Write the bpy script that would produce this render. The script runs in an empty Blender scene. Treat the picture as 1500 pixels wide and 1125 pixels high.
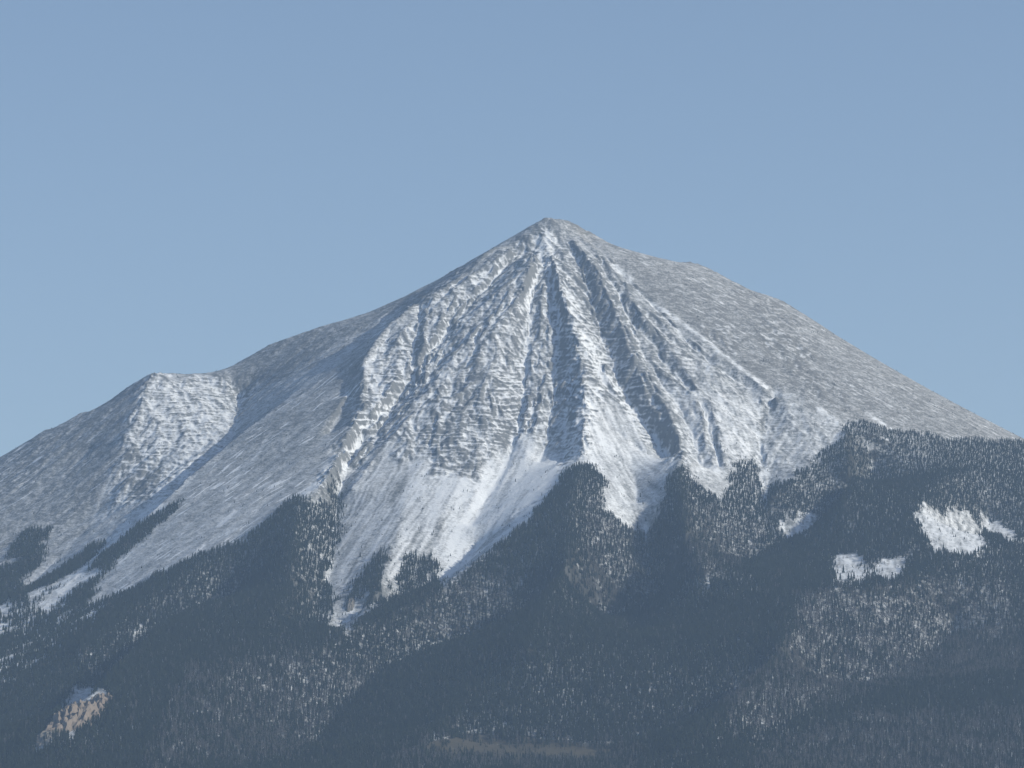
import bpy, bmesh, math, os
import numpy as np

DEV = {}
C = bpy.context.scene
rng = np.random.default_rng(7)

# ------------------------------------------------------------------ camera, sky, sun, exposure
CAM = np.array([0.0, 0.0, 2300.0])
PITCH = math.radians(6.85)
FPX = 6687.0                    # focal length in photo pixels (1500 wide): a 12.8 degree telephoto view
D0 = 12000.0                    # distance to the summit

cam_data = bpy.data.cameras.new('camera')
cam_data.sensor_width = 36.0
cam_data.lens = 36.0 * FPX / 1500.0
cam_data.clip_start = 1.0
cam_data.clip_end = 90000.0
cam = bpy.data.objects.new('camera', cam_data)
C.collection.objects.link(cam)
cam.location = CAM
cam.rotation_euler = (math.pi / 2 + PITCH, 0, 0)
C.camera = cam

SUN_EL = math.radians(30.0)
SUN_AZ = math.radians(101.0)     # clockwise from +Y (the view direction): sun to the right of the picture
world = bpy.data.worlds.new('World')
C.world = world
world.use_nodes = True
wn = world.node_tree.nodes
sky = wn.new('ShaderNodeTexSky')
sky.sky_type = 'NISHITA'
sky.sun_disc = False
sky.sun_elevation = SUN_EL
sky.sun_rotation = SUN_AZ
sky.altitude = 2300.0
sky.air_density = 1.0
sky.dust_density = 5.0
sky.ozone_density = 0.5
bg = wn['Background']
bg.inputs['Strength'].default_value = 0.122
world.node_tree.links.new(sky.outputs['Color'], bg.inputs['Color'])

sun_data = bpy.data.lights.new('sun', 'SUN')
sun_data.energy = 4.3
sun_data.angle = math.radians(0.5)
sun_data.color = (1.0, 0.965, 0.85)
sun = bpy.data.objects.new('sun', sun_data)
C.collection.objects.link(sun)
sdir = np.array([math.sin(SUN_AZ) * math.cos(SUN_EL), math.cos(SUN_AZ) * math.cos(SUN_EL), math.sin(SUN_EL)])
sun.rotation_euler = (math.pi / 2 - SUN_EL, 0, math.pi - SUN_AZ)

C.view_settings.view_transform = 'Standard'
C.view_settings.look = 'None'
C.view_settings.exposure = 0.0
C.view_settings.gamma = 1.0
C.view_settings.use_curve_mapping = False
C.render.engine = 'CYCLES'
C.cycles.use_denoising = True
C.cycles.max_bounces = 5
C.cycles.diffuse_bounces = 3
C.cycles.volume_bounces = 1
C.cycles.transparent_max_bounces = 8

# ------------------------------------------------------------------ helpers
def ray_tan(py):
    b = (562.5 - py) / FPX
    return (math.sin(PITCH) + b * math.cos(PITCH)) / (math.cos(PITCH) - b * math.sin(PITCH))

def place(px, py, dd):
    """world point seen at picture position (px, py), dd metres in front of the summit's distance"""
    Y = D0 - dd
    b = (562.5 - py) / FPX
    t = Y / (math.cos(PITCH) - b * math.sin(PITCH))
    return np.array([(px - 750.0) / FPX * t, Y, CAM[2] + (math.sin(PITCH) + b * math.cos(PITCH)) * t])

def project(x, y, z):
    zz = z - CAM[2]
    f = y * math.cos(PITCH) + zz * math.sin(PITCH)
    u = -y * math.sin(PITCH) + zz * math.cos(PITCH)
    return 750.0 + FPX * x / f, 562.5 - FPX * u / f

def hash2(ix, iy, seed):
    h = (ix.astype(np.int64) * 374761393 + iy.astype(np.int64) * 668265263 + seed * 1442695041) & 0xffffffff
    h = ((h ^ (h >> 13)) * 1274126177) & 0xffffffff
    h = ((h ^ (h >> 16)) * 2246822519) & 0xffffffff
    return ((h ^ (h >> 15)) & 0xffffff) / float(0xffffff)

_ang = np.random.default_rng(1234).random(65536).astype(np.float32) * (2 * math.pi)
_GC = np.cos(_ang); _GS = np.sin(_ang)
def noise(x, y, seed=0):
    """gradient noise, about -0.7 .. 0.7"""
    x = np.asarray(x); y = np.asarray(y)
    fx_ = np.floor(x); fy_ = np.floor(y)
    fx = (x - fx_).astype(np.float32); fy = (y - fy_).astype(np.float32)
    ix = (fx_.astype(np.int32) + (seed * 71 + 13)) & 255; iy = (fy_.astype(np.int32) + (seed * 37 + 5)) & 255
    ix1 = (ix + 1) & 255; iy1 = (iy + 1) & 255
    ux = fx * fx * fx * (fx * (fx * 6 - 15) + 10); uy = fy * fy * fy * (fy * (fy * 6 - 15) + 10)
    def g(a, b, ox, oy):
        k = (b << 8) | a
        return _GC[k] * (fx - ox) + _GS[k] * (fy - oy)
    a = g(ix, iy, 0, 0); b = g(ix1, iy, 1, 0); c = g(ix, iy1, 0, 1); d = g(ix1, iy1, 1, 1)
    return a + ux * (b - a) + uy * (c - a) + ux * uy * (a - b - c + d)

def fbm(x, y, oct=4, seed=0, gain=0.5):
    s = 0.0; a = 1.0
    for o in range(oct):
        s = s + a * noise(x * 2 ** o + 17.3 * o, y * 2 ** o - 9.1 * o, seed + o)
        a *= gain
    return s

def sstep(a, b, v):
    t = np.clip((v - a) / (b - a), 0, 1)
    return t * t * (3 - 2 * t)

# ------------------------------------------------------------------ the mountain's broad shape
SUMMIT = place(800, 319, 0)
PR = np.array([0, 1300, 2100, 3500, 5500, 8000, 60000], float)
PD = np.array([0, 800, 1190, 1640, 1880, 1900, 1905], float)

def cone(x, y):
    dx = x - SUMMIT[0]
    kx = np.where(dx < 0, 0.74, 0.83)
    r = np.sqrt((dx * kx) ** 2 + (y - SUMMIT[1]) ** 2 + 30.0 ** 2)
    return SUMMIT[2] - np.interp(r, PR, PD)

def base_dd(px, py):
    dds = np.arange(5200.0, -1.0, -10.0)
    for dd in dds:
        p = place(px, py, dd)
        e = p[2] - cone(p[0], p[1])
        if e <= 0:
            return dd + (10.0 * (-e) / (last - e) if dd < 5199 else 0.0)
        last = e
    return 0.0

# Crests and valley lines.  Each: list of (px, py) + offsets (metres towards the viewer from the plain cone)
# or explicit distances (px, py, dd).
LINES = []
def E(pts):
    LINES.append([place(*p) for p in pts])
def L(pts, o0, o1=None):
    o1 = o0 if o1 is None else o1
    n = len(pts); out = []
    for i, (px, py) in enumerate(pts):
        o = o0 + (o1 - o0) * i / max(1, n - 1)
        out.append(place(px, py, base_dd(px, py) + o))
    LINES.append(out)

# skyline
E([(800,319,0),(770,335,10),(745,350,20),(700,378,40),(650,410,60),(600,436,80),(575,450,90),(545,460,60),(480,475,40),(400,502,20),(350,530,20),(318,552,30)])
E([(318,552,30),(285,550,80),(250,547,160),(222,547,250)])
E([(222,547,250),(190,565,230),(140,602,200),(118,605,190),(85,625,200),(65,630,200),(0,672,250),(-200,770,350),(-500,900,500)])
E([(800,317,0),(812,321,0),(832,322,-10),(870,343,-20),(905,364,-30),(930,374,-40),(960,378,-50),(985,384,-60),(1012,383,-80),(1035,390,-80),(1060,404,-80),(1085,420,-80),(1102,431,-80),(1112,427,-80),(1150,443,-90),(1200,474,-80),(1260,517,-60),(1330,560,-30),(1400,603,0),(1450,634,30),(1500,655,60),(1700,740,200),(2000,860,300)])
# knoll: spur, dark left face, basin behind the big left spur
E([(222,547,250),(200,600,480),(178,660,700),(158,715,860),(140,755,960),(90,815,1180),(20,880,1450)])
E([(130,660,560),(60,740,820),(0,810,1050),(-80,880,1300)])
E([(60,640,330),(20,700,560),(-60,770,800)])
E([(352,585,260),(340,649,720),(285,695,950),(215,758,1180),(140,812,1310),(60,865,1570),(-40,935,1850)])
# big left spur
E([(600,437,110),(545,495,330),(470,545,560),(400,600,780),(350,638,900),(290,688,1070),(225,748,1250),(150,822,1480),(100,872,1650),(40,930,1850)])
L([(540,530),(480,620),(420,700),(340,790),(260,850),(190,890),(120,950)], 30, 40)
L([(575,470),(535,525),(532,590),(505,650),(465,720),(440,735)], 48, 110)
L([(560,480),(512,535),(508,590),(480,640)], -10, 0)
L([(565,625),(500,700),(490,770),(480,850),(455,925)], -45, -60)
FANS = [
    ([(725,360),(640,427),(600,448),(565,480),(532,525),(532,590),(505,650),(470,710)], 38, 74),
    ([(735,362),(665,412),(618,440),(608,500),(602,560),(570,625),(520,690)], 4, -15),
    ([(745,364),(690,405),(650,445),(628,500),(618,560),(596,610),(550,660)], 22, 18),
    ([(755,366),(700,415),(665,470),(640,530),(615,580),(565,640),(515,690)], 0, -10),
    ([(765,368),(735,400),(690,452),(635,522),(590,582),(535,647),(500,692)], -48, -50),
    ([(782,368),(760,405),(722,455),(665,528),(620,588),(563,655),(515,715)], 45, 22),
    ([(790,370),(762,430),(728,490),(712,560),(695,640),(676,700),(640,770)], 58, 22),
    ([(797,372),(780,420),(774,480),(770,560),(764,620),(740,690),(690,770)], -25, -35),
    ([(800,374),(797,430),(803,490),(800,545),(795,600),(782,660),(765,700)], -4, -8),
    ([(803,374),(815,440),(822,490),(818,550),(808,610),(798,650),(790,680)], -8, -32),
    ([(806,370),(818,420),(842,480),(853,545),(856,600),(854,645),(850,682)], 38, 110),
    ([(828,350),(850,385),(868,450),(898,540),(918,590),(955,640),(985,688)], -22, -78),
    ([(835,348),(868,385),(905,465),(945,545),(978,600),(992,640),(998,665)], 20, 45),
    ([(842,346),(880,385),(922,470),(958,550),(990,590),(1015,640),(1030,690)], -5, -5),
    ([(850,346),(895,390),(950,470),(1000,540),(1040,590),(1055,640),(1062,690)], 20, 35),
    ([(857,347),(905,395),(970,465),(1040,535),(1110,580),(1118,640),(1122,700)], 8, -30),
    ([(862,350),(905,393),(955,442),(1005,485),(1080,540),(1130,577),(1170,620)], 8, 26),
]
def resample(pts, n=15):
    p = np.array(pts, float); d = np.r_[0, np.cumsum(np.hypot(*np.diff(p, axis=0).T))]
    t = np.linspace(0, d[-1], n)
    return np.stack([np.interp(t, d, p[:, 0]), np.interp(t, d, p[:, 1])], -1)
rf = np.random.default_rng(21)
RS = [(resample(p), o0, o1) for p, o0, o1 in FANS]
for p, o0, o1 in RS:
    L([tuple(q) for q in p], o0, o1)
for (p0, a0, a1), (p1, b0, b1) in zip(RS[:-1], RS[1:]):
    gap = float(np.hypot(*(p0[7] - p1[7])))
    k = max(1, int(round(gap / 15.0))) | 1
    for m in range(1, k + 1):
        t = m / (k + 1.0)
        amp = (1 if m % 2 else -1) * (3 + 20 * rf.random() ** 1.5) * (1 if a0 + b0 < 40 or k == 1 else -1)
        if rf.random() < .6: continue
        st = 1 + int(rf.integers(0, 9)); en = min(15, st + 4 + int(rf.integers(0, 8)))
        q = p0 * (1 - t) + p1 * t
        q[:, 0] += np.cumsum(rf.normal(size=15)) * 2.6
        o = (a0 * (1 - t) + b0 * t + amp, a1 * (1 - t) + b1 * t + amp)
        L([tuple(v) for v in q[st:en]], o[0], o[1])
L([(650,570),(630,650),(600,720),(575,800),(555,860),(530,895)], 15, 60)
# side spurs that leave the main ribs and run down at an angle
for _ in range(84):
    i = int(rf.integers(1, len(RS) - 1)); d = 1 if rf.random() < .5 else -1
    p, a0, a1 = RS[i]; q, b0, b1 = RS[i + d]
    st = int(rf.integers(1, 10)); n_ = int(rf.integers(3, 6)); up = a0 > b0
    reach = .35 + .5 * rf.random()
    pts = []
    for m in range(n_ + 1):
        k = min(14, st + m); t = reach * m / n_; g = k / 14.0
        o = (a0 + (a1 - a0) * g) * (1 - t) + (b0 + (b1 - b0) * g) * t
        bump = (7 + 15 * rf.random() ** 2) * (1 if rf.random() < .75 else -1) if m == 0 else bump * .9
        x_, y_ = p[k] * (1 - t) + q[k] * t
        pts.append(place(x_, y_, base_dd(x_, y_) + o + (bump if m else 0)))
        if k == 14: break
    LINES.append(pts)
# right of the central buttress
L([(910,600),(925,680),(935,740)], 0, 10)
L([(1050,530),(1050,640),(1060,690)], 25, 30)
L([(1135,580),(1120,620),(1115,660),(1122,700),(1122,760),(1130,802)], -25, -80)
L([(1130,577),(1200,602),(1240,625),(1300,645)], 45, 60)
# forested spurs
L([(850,682),(840,720),(836,800),(805,880),(770,950)], 170, 440)
L([(850,682),(760,772),(640,868),(510,925),(440,965)], 130, 190)
L([(700,805),(640,862),(505,915),(440,950)], -90, -60)
L([(440,735),(430,800),(425,860),(400,920),(330,985),(270,1050),(210,1125)], 160, 330)
L([(350,870),(280,930),(190,1010),(110,1110)], -120, -220)
L([(320,880),(250,910),(190,960),(140,1010),(70,1085)], 110, 400)
L([(167,877),(90,937),(43,983),(0,1015),(-80,1080)], -120, -120)
L([(945,782),(950,830),(955,890),(900,960)], -70, -40)
L([(995,660),(1000,720),(1010,790),(1030,830)], 120, 330)
L([(1240,625),(1200,668),(1155,708),(1128,725)], 40, 20)
L([(1240,628),(1248,700),(1232,760)], 80, 190)
L([(1280,690),(1240,750),(1140,803),(1060,845),(960,890),(820,930),(640,950),(560,985),(500,1040),(450,1125)], -110, -120)
L([(1480,680),(1380,700),(1345,740),(1330,800)], 130, 330)
L([(1450,760),(1440,800),(1400,812)], -60, -60)
L([(1500,785),(1440,805),(1390,820),(1320,850),(1270,860),(1200,863),(1165,880),(1140,960),(1070,1040),(980,1090)], 300, 460)
L([(1400,930),(1300,1000),(1150,1030),(1000,1075),(860,1125)], 0, 0)
L([(1650,940),(1500,985),(1400,1000),(1330,1015),(1200,1060),(1100,1110)], 200, 260)
L([(700,1000),(650,1050),(620,1090),(600,1140)], 200, 300)
L([(920,1090),(800,1090),(700,1092),(620,1095)], 60, 60)

GX0, GX1, GY0, GY1, GS = -2700.0, 2700.0, 7900.0, 13700.0, 6.0
def solve_base():
    nx = int((GX1 - GX0) / GS) + 1; ny = int((GY1 - GY0) / GS) + 1
    val = np.zeros((ny, nx)); cnt = np.zeros((ny, nx))
    for ln in LINES:
        for a, b in zip(ln[:-1], ln[1:]):
            n = max(2, int(np.linalg.norm(b[:2] - a[:2]) / (GS * 0.4)))
            for t in np.linspace(0, 1, n):
                p = a + (b - a) * t
                j = int(round((p[0] - GX0) / GS)); i = int(round((p[1] - GY0) / GS))
                if 0 <= i < ny and 0 <= j < nx:
                    val[i, j] += p[2] - cone(p[0], p[1]); cnt[i, j] += 1
    val = np.where(cnt > 0, val / np.maximum(cnt, 1), 0)
    m = (cnt > 0).astype(float)
    m[0, :] = m[-1, :] = m[:, 0] = m[:, -1] = 1; 
    # coarse to fine relaxation
    levels = [(val, m)]
    while min(levels[-1][0].shape) > 12:
        v, mm = levels[-1]
        h, w = (v.shape[0] + 1) // 2, (v.shape[1] + 1) // 2
        V = np.zeros((h, w)); M = np.zeros((h, w))
        for di in (0, 1):
            for dj in (0, 1):
                s = mm[di::2, dj::2]; sv = v[di::2, dj::2] * s
                M[:s.shape[0], :s.shape[1]] += s; V[:s.shape[0], :s.shape[1]] += sv
        levels.append((np.where(M > 0, V / np.maximum(M, 1e-9), 0), (M > 0).astype(float)))
    u = levels[-1][0].copy()
    for k in range(len(levels) - 1, -1, -1):
        v, mm = levels[k]
        if u.shape != v.shape:
            u = np.repeat(np.repeat(u, 2, 0), 2, 1)[:v.shape[0], :v.shape[1]]
        fixed = mm > 0
        for it in range(120 if k else 160):
            p = np.pad(u, 1, mode='edge')
            a = (p[:-2, 1:-1] + p[2:, 1:-1] + p[1:-1, :-2] + p[1:-1, 2:]) * 0.25
            u = np.where(fixed, v, a).astype(np.float32)
    # soften the knife edges a little
    for it in range(2):
        p = np.pad(u, 1, mode='edge')
        u = u * 0.5 + (p[:-2, 1:-1] + p[2:, 1:-1] + p[1:-1, :-2] + p[1:-1, 2:]) * 0.125
    return u

DELTA = solve_base()
def delta_at(x, y):
    ny, nx = DELTA.shape
    fx = np.clip((x - GX0) / GS, 1, nx - 2.001); fy = np.clip((y - GY0) / GS, 1, ny - 2.001)
    inside = (x > GX0) & (x < GX1) & (y > GY0) & (y < GY1)
    ix = fx.astype(int); iy = fy.astype(int)
    tx = fx - ix; ty = fy - iy
    d = (DELTA[iy, ix] * (1 - tx) + DELTA[iy, ix + 1] * tx) * (1 - ty) + (DELTA[iy + 1, ix] * (1 - tx) + DELTA[iy + 1, ix + 1] * tx) * ty
    return np.where(inside, d, 0)

# ------------------------------------------------------------------ height field grid
def axis(segs):
    out = []
    for a, b, s in segs:
        n = max(1, int(round((b - a) / s)))
        out.extend(np.linspace(a, b, n, endpoint=False))
    out.append(segs[-1][1])
    return np.array(out)
K = DEV.get('coarse', 1.0)
xs = axis([(-9000,-4500,350),(-4500,-2600,100),(-2600,-1750,25),(-1750,-1430,8),(-1430,1400,2.45*K),(1400,1750,8),(1750,2700,25),(2700,4500,100),(4500,9000,350)])
ys = axis([(-2500,6000,350),(6000,8000,80),(8000,8560,20),(8560,10000,7.0*K),(10000,12130,3.3*K),(12130,12500,12),(12500,14000,60),(14000,22000,350)])
GXX, GYY = np.meshgrid(xs, ys)
D_ = delta_at(GXX, GYY)
for _ in range(2):
    p_ = np.pad(D_, 1, mode='edge'); D_ = (p_[:-2, 1:-1] + p_[2:, 1:-1] + p_[1:-1, :-2] + p_[1:-1, 2:] + 4 * D_) / 8
H0 = cone(GXX, GYY) + D_

def slope_of(H):
    gy, gx = np.gradient(H, ys, xs)
    return gx, gy

def erosion(H, gx, gy, X, Y, freq, amp, octaves, seed):
    """branching gullies: waves laid out along the fall line, octave by octave"""
    tot = np.zeros_like(H, dtype=np.float32); a = amp; f = freq
    gx = gx.astype(np.float32).copy(); gy = gy.astype(np.float32).copy()
    last = None
    for o in range(octaves):
        gl = np.sqrt(gx * gx + gy * gy) + 1e-6
        sx = -gy / gl; sy = gx / gl                       # along the contour
        px = X * f; py = Y * f
        ix = np.floor(px); iy = np.floor(py)
        ws = 0; cs = 0; sn = 0
        for i in (-1, 0, 1):
            for j in (-1, 0, 1):
                cx = ix + i; cy = iy + j
                ox = cx + hash2(cx, cy, seed + 7 * o); oy = cy + hash2(cx, cy, seed + 7 * o + 3)
                vx = (px - ox).astype(np.float32); vy = (py - oy).astype(np.float32)
                w = np.exp(-(vx * vx + vy * vy) * 2.2)
                ph = (vx * sx + vy * sy) * (2 * math.pi * 1.15)
                cs = cs + w * np.cos(ph); sn = sn + w * np.sin(ph); ws = ws + w
        cs = cs / ws; sn = sn / ws
        m = np.sqrt(cs * cs + sn * sn) + 0.15
        cs = cs / m; sn = sn / m
        st = np.clip(gl / 0.5, 0, 1.3)
        tot += (a * st) * cs
        k = a * f * (2 * math.pi * 1.15)
        gx += -k * sn * sx * st; gy += -k * sn * sy * st
        last = cs
        a *= 0.45; f *= 2.1
    return tot, last

# fine zone only
ci0, ci1 = np.searchsorted(ys, 8000), np.searchsorted(ys, 12600)
cj0, cj1 = np.searchsorted(xs, -2600), np.searchsorted(xs, 2600)
S = (slice(ci0, ci1), slice(cj0, cj1))
X = GXX[S]; Y = GYY[S]
gx, gy = slope_of(H0)
edge = sstep(-2600, -2300, X) * (1 - sstep(2300, 2600, X)) * sstep(8000, 8300, Y) * (1 - sstep(12400, 12600, Y))
PX, PY = project(X, Y, H0[S])
wx = X + 25 * noise(X / 140, Y / 140, 31); wy = Y + 25 * noise(X / 140, Y / 140, 32)

def poly_mask(poly, px, py):
    inside = np.zeros(px.shape, bool)
    n = len(poly)
    for i in range(n):
        x0, y0 = poly[i]; x1, y1 = poly[(i + 1) % n]
        c = ((y0 > py) != (y1 > py)) & (px < (x1 - x0) * (py - y0) / (y1 - y0 + 1e-9) + x0)
        inside ^= c
    return inside

# how strongly ribbed each stretch is: the cirque is craggy, the right flank and big left spur are smooth scree
rough = np.full(X.shape, 0.30, np.float32)
_nz = {}
def cnoise(scale, seed):
    k = (scale, seed)
    if k not in _nz: _nz[k] = noise(X / scale, Y / scale, seed)
    return _nz[k]
def region(poly, v, arr, soft=14, seed=5):
    """fill an outline (picture columns/rows of places on the slope) with a ragged edge"""
    jx = PX + soft * cnoise(60, 5 + seed % 3) * 1.4 + soft * .7 * cnoise(20, 8); jy = PY + soft * cnoise(60, 6 + seed % 3) * 1.4 + soft * .7 * cnoise(20, 9)
    m = poly_mask(poly, jx, jy)
    arr[m] = v
CRAG = [(800,330),(740,370),(640,425),(600,445),(545,520),(525,600),(480,690),(520,720),(640,700),(760,690),(830,690),(900,640),(960,680),(1010,690),(1050,640),(1120,660),(1120,600),(1000,490),(900,400)]
region(CRAG, 1.0, rough, 26)
region([(215,548),(315,552),(380,560),(330,650),(230,740),(150,750),(190,620)], 0.9, rough)
region([(930,470),(1120,590),(1230,630),(1160,700),(1010,680),(960,600)], 0.55, rough)
def blur(a, n=6):
    a = a.astype(np.float32)
    while n > 0:
        d = 4 if n >= 26 else 3 if n >= 14 else 2 if n >= 6 else 1
        p = np.pad(a, d, mode='edge')
        a = (p[:-2 * d, d:-d] + p[2 * d:, d:-d] + p[d:-d, :-2 * d] + p[d:-d, 2 * d:] + 4 * a) * .125
        n -= d * d
    return a
region([(600,440),(545,500),(350,640),(150,820),(100,900),(210,890),(440,740),(520,600),(570,470)], .12, rough)
region([(840,325),(900,385),(960,445),(1080,540),(1200,602),(1400,690),(1700,800),(1700,600),(1200,400),(950,330)], .14, rough)
region([(640,860),(520,920),(480,800),(510,710),(560,650),(640,700),(690,700),(740,660),(780,640),(830,690)], .10, rough, 26)
region([(870,600),(900,590),(985,690),(945,785),(870,700)], .10, rough)
region([(1340,730),(1450,730),(1500,790),(1400,820)], .15, rough)
jr = 60 * noise(X / 45, Y / 70, 97)
region([(1035,470),(1095,498),(1075,520),(1030,492)], .6, rough)
region([(1100,445),(1150,470),(1200,540),(1240,592),(1180,575),(1110,490)], .55, rough)
region([(1060,400),(1110,430),(1180,468),(1170,485),(1080,430)], .5, rough)
region([(0,600),(140,590),(150,620),(60,690),(0,740)], .45, rough)
rough = blur(rough + .25 * np.where((rough > .2) & (rough < .99), noise(X / 30, Y / 50, 98), 0).astype(np.float32), 40)
er1, _ = erosion(H0[S], gx[S], gy[S], wx, wy, 1 / 82.0, 3.4, 3, 11)
gmag = np.sqrt(gx[S] ** 2 + gy[S] ** 2)
H1 = H0[S] + er1 * edge * (0.06 + 0.80 * rough)
# crag relief
rg = 1 - 2 * np.abs(fbm(wx / 48, wy / 110, 3, 50, 0.45))
H1 = H1 + edge * rough ** 2 * 3.2 * rg
bil = 1 - 2 * np.abs(fbm((wx + .3 * (wy - 11500) * np.sign(SUMMIT[0] - X) * sstep(0, 300, np.abs(X - SUMMIT[0]))) / 26, wy / 75, 4, 55, .58))
H1 = H1 + edge * rough ** 1.5 * 1.0 * bil
cvx = np.clip((H0[S] - blur(H0[S], 80)) * .7, 0, 5)
H1 = H1 + edge * cvx * 1.1 * fbm(X / 13, Y / 13, 2, 66, .6)
H1 = H1 + edge * 1.3 * fbm(X / 20, Y / 26, 2, 60, 0.5) * (0.10 + rough)
# rock ledges: near-level beds that stand out as small steps
bed = H1 + 26 * noise(X / 200, Y / 200, 70) + 8 * noise(X / 55, Y / 55, 71) + 0.05 * X
def terr(z, p, k):
    q = z / p; f = q - np.floor(q)
    return (np.floor(q) + sstep(0.5 - k, 0.5 + k, f)) * p - z
ledge = np.full(X.shape, .34, np.float32)
for p in ([(830,450),(880,520),(915,600),(885,700),(838,700),(828,560)], [(620,600),(760,550),(785,620),(740,710),(620,705)],
          [(880,480),(1010,520),(1000,630),(930,650)], [(530,505),(615,500),(610,600),(520,680),(500,650)], [(215,548),(315,552),(340,600),(300,680),(210,745),(150,735),(185,620)]):
    region(p, .9 if p[0] != (215, 548) else .6, ledge, 18, 85)
ledge = blur(ledge, 30)
tm = sstep(0.2, 0.8, rough) * edge * ledge
brk = np.clip(.35 + 2.0 * fbm(X / 50, H1 / 40, 3, 77), 0, 1)
brk2 = np.clip(.4 + 2.2 * fbm(X / 35, H1 / 25, 3, 78), 0, 1)
H1 = H1 + tm * (0.40 * brk * terr(bed, 19.0, 0.33) + 0.42 * brk2 * terr(bed + 2 * noise(X / 30, Y / 30, 79), 10.5, 0.3))
H = H0.copy(); H[S] = H1
# gentle relief of the valley in front
H += np.where(GYY < 8600, 1, 0) * sstep(8600, 7600, GYY) * 0

# ------------------------------------------------------------------ snow cover, forest cover
PX, PY = project(X, Y, H1)
gxf, gyf = np.gradient(H1, ys[S[0]], xs[S[1]])
slope = np.sqrt(gxf ** 2 + gyf ** 2)
def lap(a, n):
    return blur(a, n) - a
hollow = lap(H1, 6)             # positive in hollows

snow = np.full(X.shape, 0.40, np.float32)      # share of the ground that is white
SUMPOLY = [(560,300),(600,450),(700,400),(760,395),(800,345),(840,345),(860,390),(940,430),(1000,300)]
region(SUMPOLY, 0.25, snow)
region([(150,500),(240,545),(330,560),(400,560),(600,450),(640,425),(560,420),(380,480)], 0.16, snow)          # left skyline ridge
region([(215,548),(315,552),(345,590),(330,650),(230,740),(140,760),(190,620)], 0.52, snow)                    # knoll face
region([(222,540),(190,600),(160,700),(120,790),(0,860),(-200,900),(-200,700),(0,640),(140,590)], 0.20, snow)  # knoll dark side
region([(600,440),(545,500),(350,640),(150,820),(100,900),(210,890),(440,740),(520,600),(570,470)], 0.22, snow)
region([(640,425),(560,470),(530,540),(530,620),(470,720),(600,700),(700,640),(700,560),(760,420),(800,345),(740,380)], 0.50, snow)
region([(760,400),(700,480),(640,580),(600,640),(700,700),(830,700),(850,640),(850,480),(810,340)], 0.50, snow)
region([(510,710),(600,620),(700,660),(770,600),(830,690),(640,880),(500,930),(460,900),(480,800)], 0.48, snow)
region([(840,420),(900,560),(985,690),(945,785),(840,700),(850,560)], 0.62, snow)
region([(850,380),(900,400),(1000,490),(1120,600),(1000,620),(900,560),(860,460)], 0.36, snow)
region([(960,560),(1120,590),(1120,700),(1060,700),(980,680)], 0.55, snow)
region([(1120,590),(1240,630),(1150,710),(1120,700)], 0.45, snow)
region([(880,350),(960,445),(1080,540),(1200,602),(1400,680),(1700,760),(1500,600),(1200,430),(1000,360)], 0.17, snow)  # brown right flank
snow -= .08 * (1 - sstep(400, 560, PY)) * (snow > .35)
snow = blur(snow, 40)
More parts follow.
